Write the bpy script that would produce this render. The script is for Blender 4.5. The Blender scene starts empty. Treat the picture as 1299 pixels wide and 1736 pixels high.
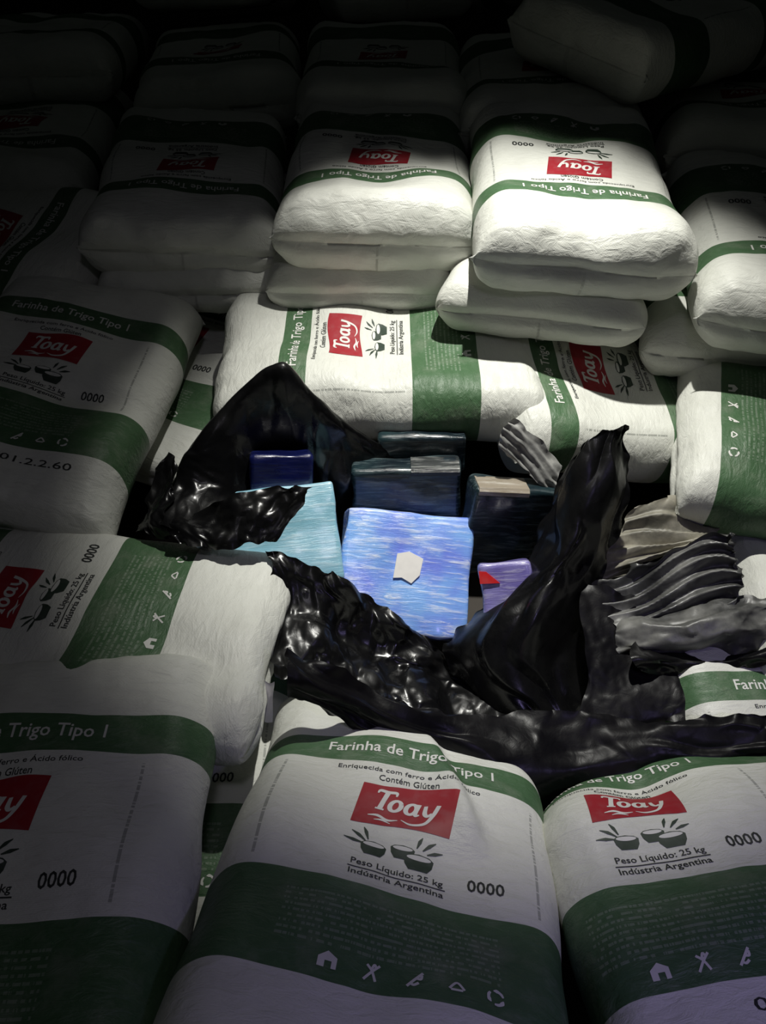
import bpy, bmesh, math, random
import numpy as np
from mathutils import Vector

# ------------------------------------------------------------------ camera, world, lights
SC = bpy.context.scene
COL = SC.collection
R = math.radians
CAM_Z, CAM_PITCH, FPX = 1.45, R(42.8), 1337.0

cam_d = bpy.data.cameras.new('camera')
cam_d.sensor_fit = 'VERTICAL'
cam_d.sensor_height = 36.0
cam_d.lens = 36.0 * FPX / 1736.0
cam_d.clip_start = 0.02
cam = bpy.data.objects.new('camera', cam_d)
COL.objects.link(cam)
cam.location = (0, 0, CAM_Z)
cam.rotation_euler = (R(90) - CAM_PITCH, 0, 0)
SC.camera = cam

SC.view_settings.view_transform = 'Standard'
SC.view_settings.look = 'None'
SC.view_settings.exposure = 0.0
SC.view_settings.gamma = 1.0
SC.view_settings.use_curve_mapping = False

world = bpy.data.worlds.new('world')
SC.world = world
world.use_nodes = True
world.node_tree.nodes['Background'].inputs[0].default_value = (0.75, 0.85, 0.8, 1)
world.node_tree.nodes['Background'].inputs[1].default_value = 0.008


def spot(name, loc, target, energy, angle, blend, size, color):
    d = bpy.data.lights.new(name, 'SPOT')
    d.energy, d.spot_size, d.spot_blend, d.shadow_soft_size, d.color = energy, R(angle), blend, size, color
    o = bpy.data.objects.new(name, d)
    COL.objects.link(o)
    o.location = loc
    o.rotation_euler = (Vector(target) - Vector(loc)).to_track_quat('-Z', 'Y').to_euler()
    return o


# the inspection torch held above the load, its beam on the opened pit
spot('torch_light', (0.27, 1.66, 2.45), (0.22, 1.27, 0.45), 240, 46, .95, 0.02, (1.0, 0.985, 0.92))
# bluish glow of a second lamp behind the photographer
spot('lamp_light', (0.75, -0.25, 1.75), (0.5, 0.22, 0.4), 15.0, 66, 1.0, 0.05, (0.52, 0.43, 1.0))
# added fill light high above the photographer, lifting the dim front and left sacks
spot('fill_light_wide', (0.1, 0.05, 2.7), (0.0, 0.9, 0.4), 8.5, 66, 1.0, 0.12, (0.9, 0.85, 1.0))

# ------------------------------------------------------------------ numeric helpers


def at(px, py, Y):
    """world point on the picture ray of (px, py) at the distance Y in front of the photographer"""
    x, y = (px - 649.5) / FPX, -(py - 868.0) / FPX
    c, s = math.cos(CAM_PITCH), math.sin(CAM_PITCH)
    d = np.array([x, c + y * s, -s + y * c])
    return np.array([0, 0, CAM_Z]) + d * (Y / d[1])


def wave_noise(p, wl, seed, n=14):
    """smooth noise of wavelength about wl, values about -1..1"""
    r = np.random.RandomState(seed)
    k = r.normal(size=(n, p.shape[-1]))
    k /= np.linalg.norm(k, axis=1, keepdims=True)
    k *= (2 * np.pi / wl) * r.uniform(.6, 1.5, (n, 1))
    ph = r.uniform(0, 6.28, n)
    return np.sin(p @ k.T + ph).sum(-1) / math.sqrt(n)


def fold_noise(p, wl, seed, n=5):
    """creased, faceted relief (sum of warped triangle waves)"""
    r = np.random.RandomState(seed)
    out = 0
    for _ in range(n):
        k = r.normal(size=p.shape[-1])
        k /= np.linalg.norm(k)
        q = (p @ k) / (wl * r.uniform(.7, 1.5)) + r.uniform() + .25 * wave_noise(p, wl * 2, r.randint(9999), 5)
        out = out + np.abs((q % 1) * 2 - 1) - .5
    return out / n


def grid_normals(P, periodic):
    if periodic:
        di = np.roll(P, -1, 0) - np.roll(P, 1, 0)
    else:
        di = np.gradient(P, axis=0)
    dj = np.gradient(P, axis=1)
    n = np.cross(dj, di)
    return n / (np.linalg.norm(n, axis=-1, keepdims=True) + 1e-9)


FAM = [(1, 0, .9), (0, 1, .9), (1, 1, .45), (1, -1, .45)]


def families(P, bend, periodic):
    out = []
    for di, dj, k in FAM + [(2, 0, bend), (0, 2, bend)]:
        A, B = views(P, di, dj, periodic)
        out.append((di, dj, k, np.linalg.norm(B - A, axis=-1)))
    return out


def views(P, di, dj, periodic):
    M = P.shape[1]
    Q = np.roll(P, -di, 0) if periodic else P
    if periodic:
        a = P
        b = Q
    else:
        n = P.shape[0]
        a, b = P[:n - di], P[di:]
    if dj > 0:
        return a[:, :M - dj], b[:, dj:]
    if dj < 0:
        return a[:, -dj:], b[:, :M + dj]
    return a, b


def solve(P, fam, periodic):
    """one sweep of distance constraints over the whole grid"""
    n, M = P.shape[:2]
    for di, dj, k, rest in fam:
        A, B = views(P, di, dj, periodic)
        d = B - A
        l = np.linalg.norm(d, axis=-1)
        c = (d * ((l - rest) / (l + 1e-9))[..., None]) * (.5 * .5 * k)
        if periodic:
            if dj > 0:
                C = np.zeros_like(P); C[:, :M - dj] = c
                D = np.zeros_like(P); D[:, dj:] = c
            elif dj < 0:
                C = np.zeros_like(P); C[:, -dj:] = c
                D = np.zeros_like(P); D[:, :M + dj] = c
            else:
                C = c; D = c
            P += C
            P -= np.roll(D, di, 0)
        else:
            js = slice(0, M - dj) if dj > 0 else (slice(-dj, M) if dj < 0 else slice(0, M))
            je = slice(dj, M) if dj > 0 else (slice(0, M + dj) if dj < 0 else slice(0, M))
            P[:n - di, js] += c
            P[di:, je] -= c
    return P


def bspline_w(f):
    return np.stack([(1 - f) ** 3 / 6, (3 * f ** 3 - 6 * f ** 2 + 4) / 6, (-3 * f ** 3 + 3 * f ** 2 + 3 * f + 1) / 6, f ** 3 / 6], -1)


def pad(P, periodic):
    if periodic:
        P = np.concatenate([P[-1:], P, P[:3]], 0)
    else:
        P = np.concatenate([2 * P[:1] - P[1:2], P, 2 * P[-1:] - P[-2:-1]], 0)
    return np.concatenate([2 * P[:, :1] - P[:, 1:2], P, 2 * P[:, -1:] - P[:, -2:-1]], 1)


def ev(P, i, j, periodic):
    """smooth surface through the net P at float indices i, j"""
    n, M = P.shape[:2]
    Q = pad(P, periodic)
    if periodic:
        i = np.mod(i, n)
        i0 = np.minimum(i.astype(int), n - 1)
    else:
        i0 = np.clip(i.astype(int), 0, n - 2)
    j0 = np.clip(j.astype(int), 0, M - 2)
    wi, wj = bspline_w(i - i0), bspline_w(j - j0)
    out = 0
    for a in range(4):
        for b in range(4):
            out = out + (wi[..., a] * wj[..., b])[..., None] * Q[i0 + a, j0 + b]
    return out


# ------------------------------------------------------------------ object helpers


def tag(o, label=None, cat=None, group=None, kind=None):
    for k, v in (('label', label), ('category', cat), ('group', group), ('kind', kind)):
        if v:
            o[k] = v
    return o


def link(name, me, mats=(), parent=None):
    o = bpy.data.objects.new(name, me)
    COL.objects.link(o)
    for m in mats:
        me.materials.append(m)
    if parent:
        o.parent = parent
    return o


def mesh_from(name, V, Fc, smooth=True, midx=None):
    me = bpy.data.meshes.new(name)
    me.from_pydata([tuple(v) for v in np.asarray(V).tolist()], [], Fc)
    if smooth:
        me.polygons.foreach_set('use_smooth', [True] * len(me.polygons))
    if midx is not None:
        me.polygons.foreach_set('material_index', midx)
    me.update()
    return me


# ------------------------------------------------------------------ materials
MAT = {}


def new_mat(name):
    m = bpy.data.materials.new(name)
    m.use_nodes = True
    MAT[name] = m
    nt = m.node_tree
    return m, nt, nt.nodes['Principled BSDF']


def N(nt, t, **kw):
    n = nt.nodes.new(t)
    for k, v in kw.items():
        if k == 'inp':
            for a, b in v.items():
                if isinstance(b, bpy.types.NodeSocket):
                    nt.links.new(b, n.inputs[a])
                else:
                    n.inputs[a].default_value = b
        else:
            setattr(n, k, v)
    return n


def mth(nt, op, a, b=0.0, c=0.0):
    return N(nt, 'ShaderNodeMath', operation=op, inp={0: a, 1: b, 2: c}).outputs[0]


def mixc(nt, fac, a, b):
    n = N(nt, 'ShaderNodeMix', data_type='RGBA')
    for s, v in ((n.inputs['Factor'], fac), (n.inputs[6], a), (n.inputs[7], b)):
        if isinstance(v, bpy.types.NodeSocket):
            nt.links.new(v, s)
        else:
            s.default_value = v
    return n.outputs[2]


# print layout on a sack, metres from its top edge
L0 = 0.65
THIN = (.118, .176)
WIDE = (.395, .535)


def sack_material(name, printed=True):
    m, nt, b = new_mat(name)
    uv = N(nt, 'ShaderNodeUVMap').outputs[0]
    sep = N(nt, 'ShaderNodeSeparateXYZ', inp={0: uv})
    s, t = sep.outputs[0], sep.outputs[1]
    obj = N(nt, 'ShaderNodeTexCoord').outputs['Object']
    nz = N(nt, 'ShaderNodeTexNoise', inp={'Vector': obj, 'Scale': 5.0, 'Detail': 4.0}).outputs[0]
    white = mixc(nt, nz, (.69, .70, .635, 1), (.79, .80, .74, 1))

    def band(lo, hi, x):
        return mth(nt, 'MULTIPLY', mth(nt, 'GREATER_THAN', x, lo), mth(nt, 'LESS_THAN', x, hi))
    if printed:
        scuff = N(nt, 'ShaderNodeTexNoise', inp={'Vector': obj, 'Scale': 38.0, 'Detail': 6.0, 'Roughness': .7}).outputs[0]
        sc = N(nt, 'ShaderNodeMapRange', inp={0: scuff, 1: .52, 2: .75, 3: 0.0, 4: .35}).outputs[0]
        green = mixc(nt, sc, (.068, .142, .066, 1), (.18, .26, .17, 1))
        # lines of small print, too small to read
        row = mth(nt, 'FLOOR', mth(nt, 'DIVIDE', t, .0085))
        inrow = mth(nt, 'LESS_THAN', mth(nt, 'FRACT', mth(nt, 'DIVIDE', t, .0085)), .42)
        cmb = N(nt, 'ShaderNodeCombineXYZ', inp={0: mth(nt, 'MULTIPLY', s, 260.0), 1: mth(nt, 'MULTIPLY', row, 7.3), 2: 0.0}).outputs[0]
        ch = mth(nt, 'GREATER_THAN', N(nt, 'ShaderNodeTexNoise', inp={'Vector': cmb, 'Scale': 1.0, 'Detail': 1.0}).outputs[0], .47)
        zone = mth(nt, 'MULTIPLY', band(.420, .497, t), band(-.125, .125, s))
        txt = mth(nt, 'MULTIPLY', mth(nt, 'MULTIPLY', inrow, ch), mth(nt, 'MULTIPLY', zone, .22))
        green = mixc(nt, txt, green, (.55, .60, .52, 1))
        bands = mth(nt, 'MAXIMUM', band(THIN[0], THIN[1], t), band(WIDE[0], WIDE[1], t))
        # line of fine print along both side edges
        cm2 = N(nt, 'ShaderNodeCombineXYZ', inp={0: mth(nt, 'MULTIPLY', t, 210.0), 1: 3.0, 2: 0.0}).outputs[0]
        ch2 = mth(nt, 'GREATER_THAN', N(nt, 'ShaderNodeTexNoise', inp={'Vector': cm2, 'Scale': 1.0, 'Detail': 1.0}).outputs[0], .44)
        z2 = mth(nt, 'MULTIPLY', band(.19, .38, t), band(.1765, .1805, mth(nt, 'ABSOLUTE', s)))
        side = mth(nt, 'MULTIPLY', mth(nt, 'MULTIPLY', ch2, z2), .5)
        colr = mixc(nt, bands, mixc(nt, side, white, (.08, .09, .08, 1)), green)
    else:
        colr = white
    # grime
    dirt = N(nt, 'ShaderNodeTexNoise', inp={'Vector': obj, 'Scale': 14.0, 'Detail': 8.0, 'Roughness': .65}).outputs[0]
    df = N(nt, 'ShaderNodeMapRange', inp={0: dirt, 1: .50, 2: .80, 3: 0.0, 4: .30}).outputs[0]
    colr = mixc(nt, df, colr, (.42, .41, .36, 1))
    nt.links.new(colr, b.inputs['Base Color'])
    b.inputs['Roughness'].default_value = .46
    b.inputs['Specular IOR Level'].default_value = .42
    # woven tape relief and fine crinkles
    wv = N(nt, 'ShaderNodeMapping', inp={0: uv, 3: (1, 1, 1)}).outputs[0]
    ck = N(nt, 'ShaderNodeTexChecker', inp={'Vector': wv, 'Scale': 420.0}).outputs[1]
    st = N(nt, 'ShaderNodeMapping', inp={0: obj, 3: (26, 70, 40)}).outputs[0]
    cr = N(nt, 'ShaderNodeTexNoise', inp={'Vector': st, 'Scale': 1.0, 'Detail': 5.0, 'Roughness': .6, 'Distortion': .6}).outputs[0]
    h = mth(nt, 'ADD', mth(nt, 'MULTIPLY', ck, .045), cr)
    bp = N(nt, 'ShaderNodeBump', inp={'Strength': .8, 'Distance': .005, 'Height': h}).outputs[0]
    nt.links.new(bp, b.inputs['Normal'])
    return m


sack_material('printed_sack')


def plain(name, c, rough=.5, spec=.4):
    m, nt, b = new_mat(name)
    obj = N(nt, 'ShaderNodeTexCoord').outputs['Object']
    nz = N(nt, 'ShaderNodeTexNoise', inp={'Vector': obj, 'Scale': 60.0, 'Detail': 5.0}).outputs[0]
    f = N(nt, 'ShaderNodeMapRange', inp={0: nz, 1: .45, 2: .8, 3: 0.0, 4: .35}).outputs[0]
    d = tuple(v * .6 + .12 for v in c)
    nt.links.new(mixc(nt, f, (*c, 1), (*d, 1)), b.inputs['Base Color'])
    b.inputs['Roughness'].default_value = rough
    b.inputs['Specular IOR Level'].default_value = spec
    return m


plain('print_red', (.34, .016, .026))
plain('print_white', (.74, .74, .70))
plain('print_black', (.028, .032, .030))
plain('print_olive', (.030, .050, .034))


def film_material(name, base, dust, dust_amt, rough, spec=.48):
    m, nt, b = new_mat(name)
    obj = N(nt, 'ShaderNodeTexCoord').outputs['Object']
    nz = N(nt, 'ShaderNodeTexNoise', inp={'Vector': obj, 'Scale': 9.0, 'Detail': 7.0, 'Roughness': .65}).outputs[0]
    f = N(nt, 'ShaderNodeMapRange', inp={0: nz, 1: .42, 2: .72, 3: 0.0, 4: dust_amt}).outputs[0]
    nt.links.new(mixc(nt, f, (*base, 1), (*dust, 1)), b.inputs['Base Color'])
    rr = N(nt, 'ShaderNodeMapRange', inp={0: nz, 1: .3, 2: .75, 3: rough, 4: rough + .2}).outputs[0]
    nt.links.new(rr, b.inputs['Roughness'])
    b.inputs['Specular IOR Level'].default_value = spec
    n2 = N(nt, 'ShaderNodeTexNoise', inp={'Vector': obj, 'Scale': 55.0, 'Detail': 4.0, 'Distortion': 1.2}).outputs[0]
    bp = N(nt, 'ShaderNodeBump', inp={'Strength': .12, 'Distance': .004, 'Height': n2}).outputs[0]
    nt.links.new(bp, b.inputs['Normal'])
    return m


film_material('black_film', (.0035, .0035, .004), (.010, .010, .0095), .6, .2)
film_material('dusty_film', (.045, .046, .045), (.21, .21, .195), .95, .32)
film_material('grey_film', (.16, .16, .155), (.60, .60, .57), .95, .3)
film_material('ochre_film', (.13, .125, .10), (.46, .43, .34), .95, .4)
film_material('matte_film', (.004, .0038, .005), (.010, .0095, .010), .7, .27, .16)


def wrap_material(name, c1, c2, c3, streak=.5, rough=.22):
    """packing film wound in many layers around a block"""
    m, nt, b = new_mat(name)
    obj = N(nt, 'ShaderNodeTexCoord').outputs['Object']
    mp = N(nt, 'ShaderNodeMapping', inp={0: obj, 3: (11, 110, 110)}).outputs[0]
    n1 = N(nt, 'ShaderNodeTexNoise', inp={'Vector': mp, 'Scale': 1.0, 'Detail': 6.0, 'Roughness': .68, 'Distortion': .5}).outputs[0]
    n2 = N(nt, 'ShaderNodeTexNoise', inp={'Vector': obj, 'Scale': 9.0, 'Detail': 3.0}).outputs[0]
    base = mixc(nt, N(nt, 'ShaderNodeMapRange', inp={0: n2, 1: .38, 2: .62}).outputs[0], (*c1, 1), (*c2, 1))
    f = N(nt, 'ShaderNodeMapRange', inp={0: n1, 1: .50, 2: .70, 3: 0.0, 4: streak}).outputs[0]
    nt.links.new(mixc(nt, f, base, (*c3, 1)), b.inputs['Base Color'])
    b.inputs['Roughness'].default_value = rough
    b.inputs['Coat Weight'].default_value = .5
    b.inputs['Coat Roughness'].default_value = .15
    bp = N(nt, 'ShaderNodeBump', inp={'Strength': .6, 'Distance': .003, 'Height': n1}).outputs[0]
    nt.links.new(bp, b.inputs['Normal'])
    return m


wrap_material('blue_wrap', (.17, .25, .82), (.22, .45, .90), (.90, .94, .99), .85)
wrap_material('cyan_wrap', (.24, .50, .62), (.30, .56, .70), (.70, .86, .92), .6)
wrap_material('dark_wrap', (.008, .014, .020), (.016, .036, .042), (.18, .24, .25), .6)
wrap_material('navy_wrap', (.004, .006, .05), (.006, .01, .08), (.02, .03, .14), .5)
wrap_material('violet_wrap', (.16, .13, .42), (.30, .28, .55), (.75, .72, .85), .8)
plain('red_tape', (.62, .02, .02), .35)
plain('paper_white', (.80, .78, .74), .6)
plain('teal_tape', (.02, .12, .10), .4)
wrap_material('brown_lit_edge', (.28, .24, .18), (.35, .30, .24), (.75, .72, .66), .8)  # brownish light on a dark block's top, put into the colour
wrap_material('grey_lit_edge', (.02, .024, .026), (.04, .045, .045), (.45, .46, .44), .8)  # greyish light along a black block's top edge, painted as colour


def bed_material():
    m, nt, b = new_mat('truck_bed')
    obj = N(nt, 'ShaderNodeTexCoord').outputs['Object']
    nz = N(nt, 'ShaderNodeTexNoise', inp={'Vector': obj, 'Scale': 4.0, 'Detail': 8.0}).outputs[0]
    nt.links.new(mixc(nt, nz, (.035, .03, .025, 1), (.07, .06, .05, 1)), b.inputs['Base Color'])
    b.inputs['Roughness'].default_value = .8


bed_material()

# ------------------------------------------------------------------ the setting: truck bed and end wall


def box_mesh(name, a, b):
    (x0, y0, z0), (x1, y1, z1) = a, b
    V = [(x0, y0, z0), (x1, y0, z0), (x1, y1, z0), (x0, y1, z0), (x0, y0, z1), (x1, y0, z1), (x1, y1, z1), (x0, y1, z1)]
    Fc = [(0, 3, 2, 1), (4, 5, 6, 7), (0, 1, 5, 4), (1, 2, 6, 5), (2, 3, 7, 6), (3, 0, 4, 7)]
    return mesh_from(name, V, Fc, False)


tag(link('floor', box_mesh('floor', (-2.6, -1.2, -.06), (2.6, 5.0, 0.0)), [MAT['truck_bed']]), 'dark boards of the cargo bed under the sacks', kind='structure')
tag(link('wall_back', box_mesh('wall_back', (-2.6, 5.0, -.06), (2.6, 5.08, 2.6)), [MAT['truck_bed']]), 'dark end wall behind the stacked sacks', kind='structure')

for side, x in (('left', -2.6), ('right', 2.6)):
    tag(link('wall_' + side, box_mesh('wall_' + side, (min(x, x * 1.03), -1.2, -.06), (max(x, x * 1.03), 5.0, 2.6)), [MAT['truck_bed']]), 'dark side wall of the cargo bed at ' + side, kind='structure')

# ------------------------------------------------------------------ flat print, cut to follow the sack
CELL = .0066
PRINT = {}   # name -> (verts xy, faces, material index)


def add_flat(key, V, Fc, mi):
    bm = bmesh.new()
    vs = [bm.verts.new((v[0], v[1], 0)) for v in V]
    for f in Fc:
        if len(set(f)) > 2:
            try:
                bm.faces.new([vs[i] for i in f])
            except ValueError:
                pass
    bmesh.ops.triangulate(bm, faces=bm.faces[:])
    xs = [v.co.x for v in bm.verts]
    ys = [v.co.y for v in bm.verts]
    for ax, lo, hi in ((0, min(xs), max(xs)), (1, min(ys), max(ys))):
        k = math.ceil(lo / CELL)
        while k * CELL < hi:
            no = [0, 0, 0]
            no[ax] = 1
            co = [0, 0, 0]
            co[ax] = k * CELL
            bmesh.ops.bisect_plane(bm, geom=bm.verts[:] + bm.edges[:] + bm.faces[:], plane_co=co, plane_no=no, dist=1e-6)
            k += 1
    bm.verts.index_update()
    for f in bm.faces:
        f.normal_update()
    V2 = np.array([v.co[:2] for v in bm.verts])
    F2 = []
    for f in bm.faces:
        ids = [v.index for v in f.verts]
        F2.append(ids if f.normal.z >= 0 else ids[::-1])
    bm.free()
    PRINT.setdefault(key, []).append((V2, F2, mi))


def add_text(key, txt, cx, t, width, mi, height=None, shear=0.0, bold=0.0):
    """text centred on cx, its middle at distance t from the sack's top edge"""
    c = bpy.data.curves.new('txt', 'FONT')
    c.body = txt
    c.shear = shear
    c.offset = bold
    c.resolution_u = 2
    c.align_x = 'LEFT'
    o = bpy.data.objects.new('txt', c)
    COL.objects.link(o)
    dg = bpy.context.evaluated_depsgraph_get()
    me = o.evaluated_get(dg).to_mesh()
    V = np.array([v.co[:2] for v in me.vertices])
    Fc = [list(p.vertices) for p in me.polygons]
    o.evaluated_get(dg).to_mesh_clear()
    bpy.data.objects.remove(o)
    bpy.data.curves.remove(c)
    lo, hi = V.min(0), V.max(0)
    sx = width / (hi[0] - lo[0])
    sy = sx if height is None else height / (hi[1] - lo[1])
    V = (V - (lo + hi) / 2) * [sx, sy] + [cx, -t]
    add_flat(key, V, Fc, mi)


def stroke(pts, wid):
    pts = np.array(pts, float)
    wid = np.full(len(pts), wid) if np.isscalar(wid) else np.array(wid)
    # smooth through the points
    n = len(pts)
    u = np.linspace(0, n - 1, (n - 1) * 5 + 1)
    P = np.concatenate([2 * pts[:1] - pts[1:2], pts, 2 * pts[-1:] - pts[-2:-1]])
    i = np.minimum(u.astype(int), n - 2)
    f = (u - i)[:, None]
    a, b, c, d = P[i], P[i + 1], P[i + 2], P[i + 3]
    Q = .5 * (2 * b + (c - a) * f + (2 * a - 5 * b + 4 * c - d) * f ** 2 + (3 * b - a - 3 * c + d) * f ** 3)
    w = np.interp(u, np.arange(n), wid)
    T = np.gradient(Q, axis=0)
    T /= np.linalg.norm(T, axis=1, keepdims=True) + 1e-9
    Nn = np.stack([-T[:, 1], T[:, 0]], 1)
    V = np.concatenate([Q + Nn * w[:, None] / 2, Q - Nn * w[:, None] / 2])
    m = len(Q)
    return V, [[k, k + 1, m + k + 1, m + k] for k in range(m - 1)]


def put(key, shape, origin, scale, mi, shear=0.0):
    V, Fc = shape
    V = np.array(V, float)
    V = np.stack([V[:, 0] + shear * V[:, 1], V[:, 1]], 1) * scale + [origin[0], -origin[1]]
    add_flat(key, V, Fc, mi)


def ell(cx, cy, rx, ry, n=20):
    a = np.linspace(0, 2 * np.pi, n, endpoint=False)
    return np.stack([cx + rx * np.cos(a), cy + ry * np.sin(a)], 1), [list(range(n))]


def build_print():
    # red label with wavy edges, the lettering in white on it
    a = np.linspace(-.066, .066, 25)
    top = .036 + .004 * np.sin(a / .066 * 2.6 + .3)
    bot = -.036 + .004 * np.sin(a / .066 * 2.2 + 1.1)
    V = np.concatenate([np.stack([a + .004, top], 1), np.stack([a - .004, bot], 1)])
    Fc = [[k, k + 1, 25 + k + 1, 25 + k] for k in range(24)]
    put('label', (V, Fc), (0, .252), 1, 0)
    g = 'label_lettering'
    O, s, sh = (-.046, .262), .030, .28
    for shp in (
        stroke([(-.05, .9), (0, 1.08), (.4, 1.05), (.75, 1.08), (.82, .88)], [.07, .16, .17, .16, .07]),
        stroke([(.38, 1.05), (.36, .5), (.36, .02)], [.24, .22, .24]),
        stroke([(.16, .02), (.56, .02)], .09),
    ):
        put(g, shp, O, s, 1, sh)

    def ring(cx, cy, rx, ry):
        th = np.linspace(.5, .5 + 2 * np.pi, 15)
        return stroke(np.stack([cx + rx * np.cos(th), cy + ry * np.sin(th)], 1), list(.13 + .09 * np.abs(np.cos(th))))
    put(g, ring(.98, .34, .24, .30), O, s, 1, sh)
    put(g, ring(1.70, .34, .23, .30), O, s, 1, sh)
    put(g, stroke([(1.96, .68), (1.95, .2), (2.02, .03), (2.16, .08)], [.2, .2, .17, .06]), O, s, 1, sh)
    put(g, stroke([(2.28, .62), (2.36, .2), (2.52, .05), (2.68, .2)], [.16, .2, .16, .12]), O, s, 1, sh)
    put(g, stroke([(2.84, .66), (2.76, .1), (2.55, -.38), (2.0, -.52), (1.5, -.36)], [.2, .2, .15, .1, .03]), O, s, 1, sh)
    put(g, stroke([(-.1, -.45), (.35, -.36), (.8, -.50), (1.25, -.42)], [.04, .14, .12, .03]), O, s, 1, 0)
    put(g, stroke([(.2, -.62), (.55, -.55), (.95, -.66)], [.03, .1, .03]), O, s, 1, 0)
    # thin band
    add_text('band_lettering', 'Farinha de Trigo Tipo 1', 0, .148, .245, 0, height=.027, bold=.012)
    # enriched-with lines
    add_text('content_lettering#1', 'Enriquecida com ferro e Ácido fólico', 0, .189, .205, 0, height=.0125, bold=.006)
    add_text('content_lettering#2', 'Contém Glúten', 0, .2045, .085, 0, height=.0115, bold=.006)
    # three bowls with ears of wheat
    for cx, cy, r in ((-.034, .3245, .017), (.004, .3175, .016), (.026, .3275, .0195)):
        bowl = np.array([(-1, .15), (-.92, -.35), (-.62, -.82), (.62, -.82), (.92, -.35), (1, .15), (.7, .38), (0, .48), (-.7, .38)])
        put('bowl_drawing', (bowl, [list(range(9))]), (cx, cy), r, 0)
    for cx, cy, r in ((-.034, .3245, .017), (.004, .3175, .016), (.026, .3275, .0195)):
        put('bowl_drawing', ell(0, .17, .82, .2), (cx, cy), r, 1)
    for x0, y0, dx, dy in ((-.045, .318, -.02, .012), (-.042, .315, -.008, .018), (-.048, .322, -.026, .002), (.03, .312, .016, .014), (.022, .31, .006, .016), (.036, .316, .02, .006)):
        put('bowl_drawing', stroke([(0, 0), (dx * .5, dy * .6), (dx, dy)], [.0015, .005, .001]), (x0, y0), 1, 0)
    add_text('weight_lettering', 'Peso Líquido: 25 kg', 0, .3565, .118, 0, height=.0135, bold=.012)
    V = np.array([(-.062, .0009), (.062, .0009), (.062, -.0009), (-.062, -.0009)])
    put('underline', (V, [[0, 1, 2, 3]]), (0, .3655), 1, 0)
    add_text('origin_lettering', 'Indústria Argentina', 0, .3755, .120, 0, height=.0135, bold=.012)
    add_text('grade_number', '0000', .112, .350, .046, 0, height=.019, bold=.015)
    # care icons along the lower edge of the wide band
    y = .513
    put('care_icon#1', (np.array([(-1, -.8), (-1, .2), (-.1, .9), (.9, .3), (.9, -.8), (.4, -.8), (.4, -.1), (-.3, -.1), (-.3, -.8)]), [[0, 1, 2, 7, 8], [2, 3, 6, 7], [3, 4, 5, 6]]), (-.062, y), .011, 0)
    for pts in ([(-.8, -.9), (0, .1), (.8, .9)], [(-.6, .8), (0, .2), (.5, -.9)], [(-.1, .2), (.2, .9), (.5, .5)]):
        put('care_icon#2', stroke(pts, .28), (-.014, y), .010, 0)
    for pts in ([(-.8, -.9), (0, 0), (.8, .9)], [(-.5, -.5), (-.1, -.7), (.4, -.4)], [(.2, .1), (.6, .1), (.7, .6)]):
        put('care_icon#3', stroke(pts, .3), (.032, y), .010, 0)
    for pts in ([(-.9, -.4), (0, .5), (.9, -.4)], [(-.7, -.5), (.7, -.5)]):
        put('care_icon#4', stroke(pts, .3), (.076, y), .009, 0)
    for q in range(3):
        th = np.linspace(q * 2.094 + .3, q * 2.094 + 1.9, 5)
        put('care_icon#5', stroke(np.stack([.75 * np.cos(th), .75 * np.sin(th)], 1), [.2, .3, .3, .42, .1]), (.118, y), .011, 0)
    # dotted batch number stamped under the band
    add_text('batch_number', '01.2.2.60', .085, .562, .13, 0, height=.014, bold=.004)


build_print()
PM = {'label': ['print_red'], 'label_lettering': ['print_white', 'print_white'], 'band_lettering': ['print_white'],
      'content_lettering': ['print_black'], 'weight_lettering': ['print_black'], 'origin_lettering': ['print_black'], 'underline': ['print_black'], 'grade_number': ['print_black'], 'bowl_drawing': ['print_olive', 'print_white'], 'care_icon': ['print_white'], 'batch_number': ['print_black']}
RAISE = {'label': .0007, 'label_lettering': .0012}

# ------------------------------------------------------------------ flour sacks
NA, NE = 88, 7


def rounded_ring(w, h, r, n=NA):
    """points evenly spaced on a rounded rectangle, from the top middle clockwise (+x first)"""
    r = min(r, w / 2 * .999, h / 2 * .999)
    segs = []
    sx, sz = w / 2 - r, h / 2 - r
    tot = 4 * sx + 4 * sz + 2 * math.pi * r
    u = np.arange(n) / n * tot
    out = np.zeros((n, 2))
    for i, q in enumerate(u):
        for kind, ln in (('t', sx), ('c1', math.pi * r / 2), ('r', 2 * sz), ('c2', math.pi * r / 2), ('b', 2 * sx), ('c3', math.pi * r / 2), ('l', 2 * sz), ('c4', math.pi * r / 2), ('t2', sx)):
            if q <= ln + 1e-9:
                break
            q -= ln
        a = q / r
        if kind == 't': p = (q, h / 2)
        elif kind == 'c1': p = (sx + r * math.sin(a), sz + r * math.cos(a))
        elif kind == 'r': p = (w / 2, sz - q)
        elif kind == 'c2': p = (sx + r * math.cos(a), -sz - r * math.sin(a))
        elif kind == 'b': p = (sx - q, -h / 2)
        elif kind == 'c3': p = (-sx - r * math.sin(a), -sz - r * math.cos(a))
        elif kind == 'l': p = (-w / 2, -sz + q)
        elif kind == 'c4': p = (-sx - r * math.cos(a), sz + r * math.sin(a))
        else: p = (-sx + q, h / 2)
        out[i] = p
    return out, tot


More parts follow.
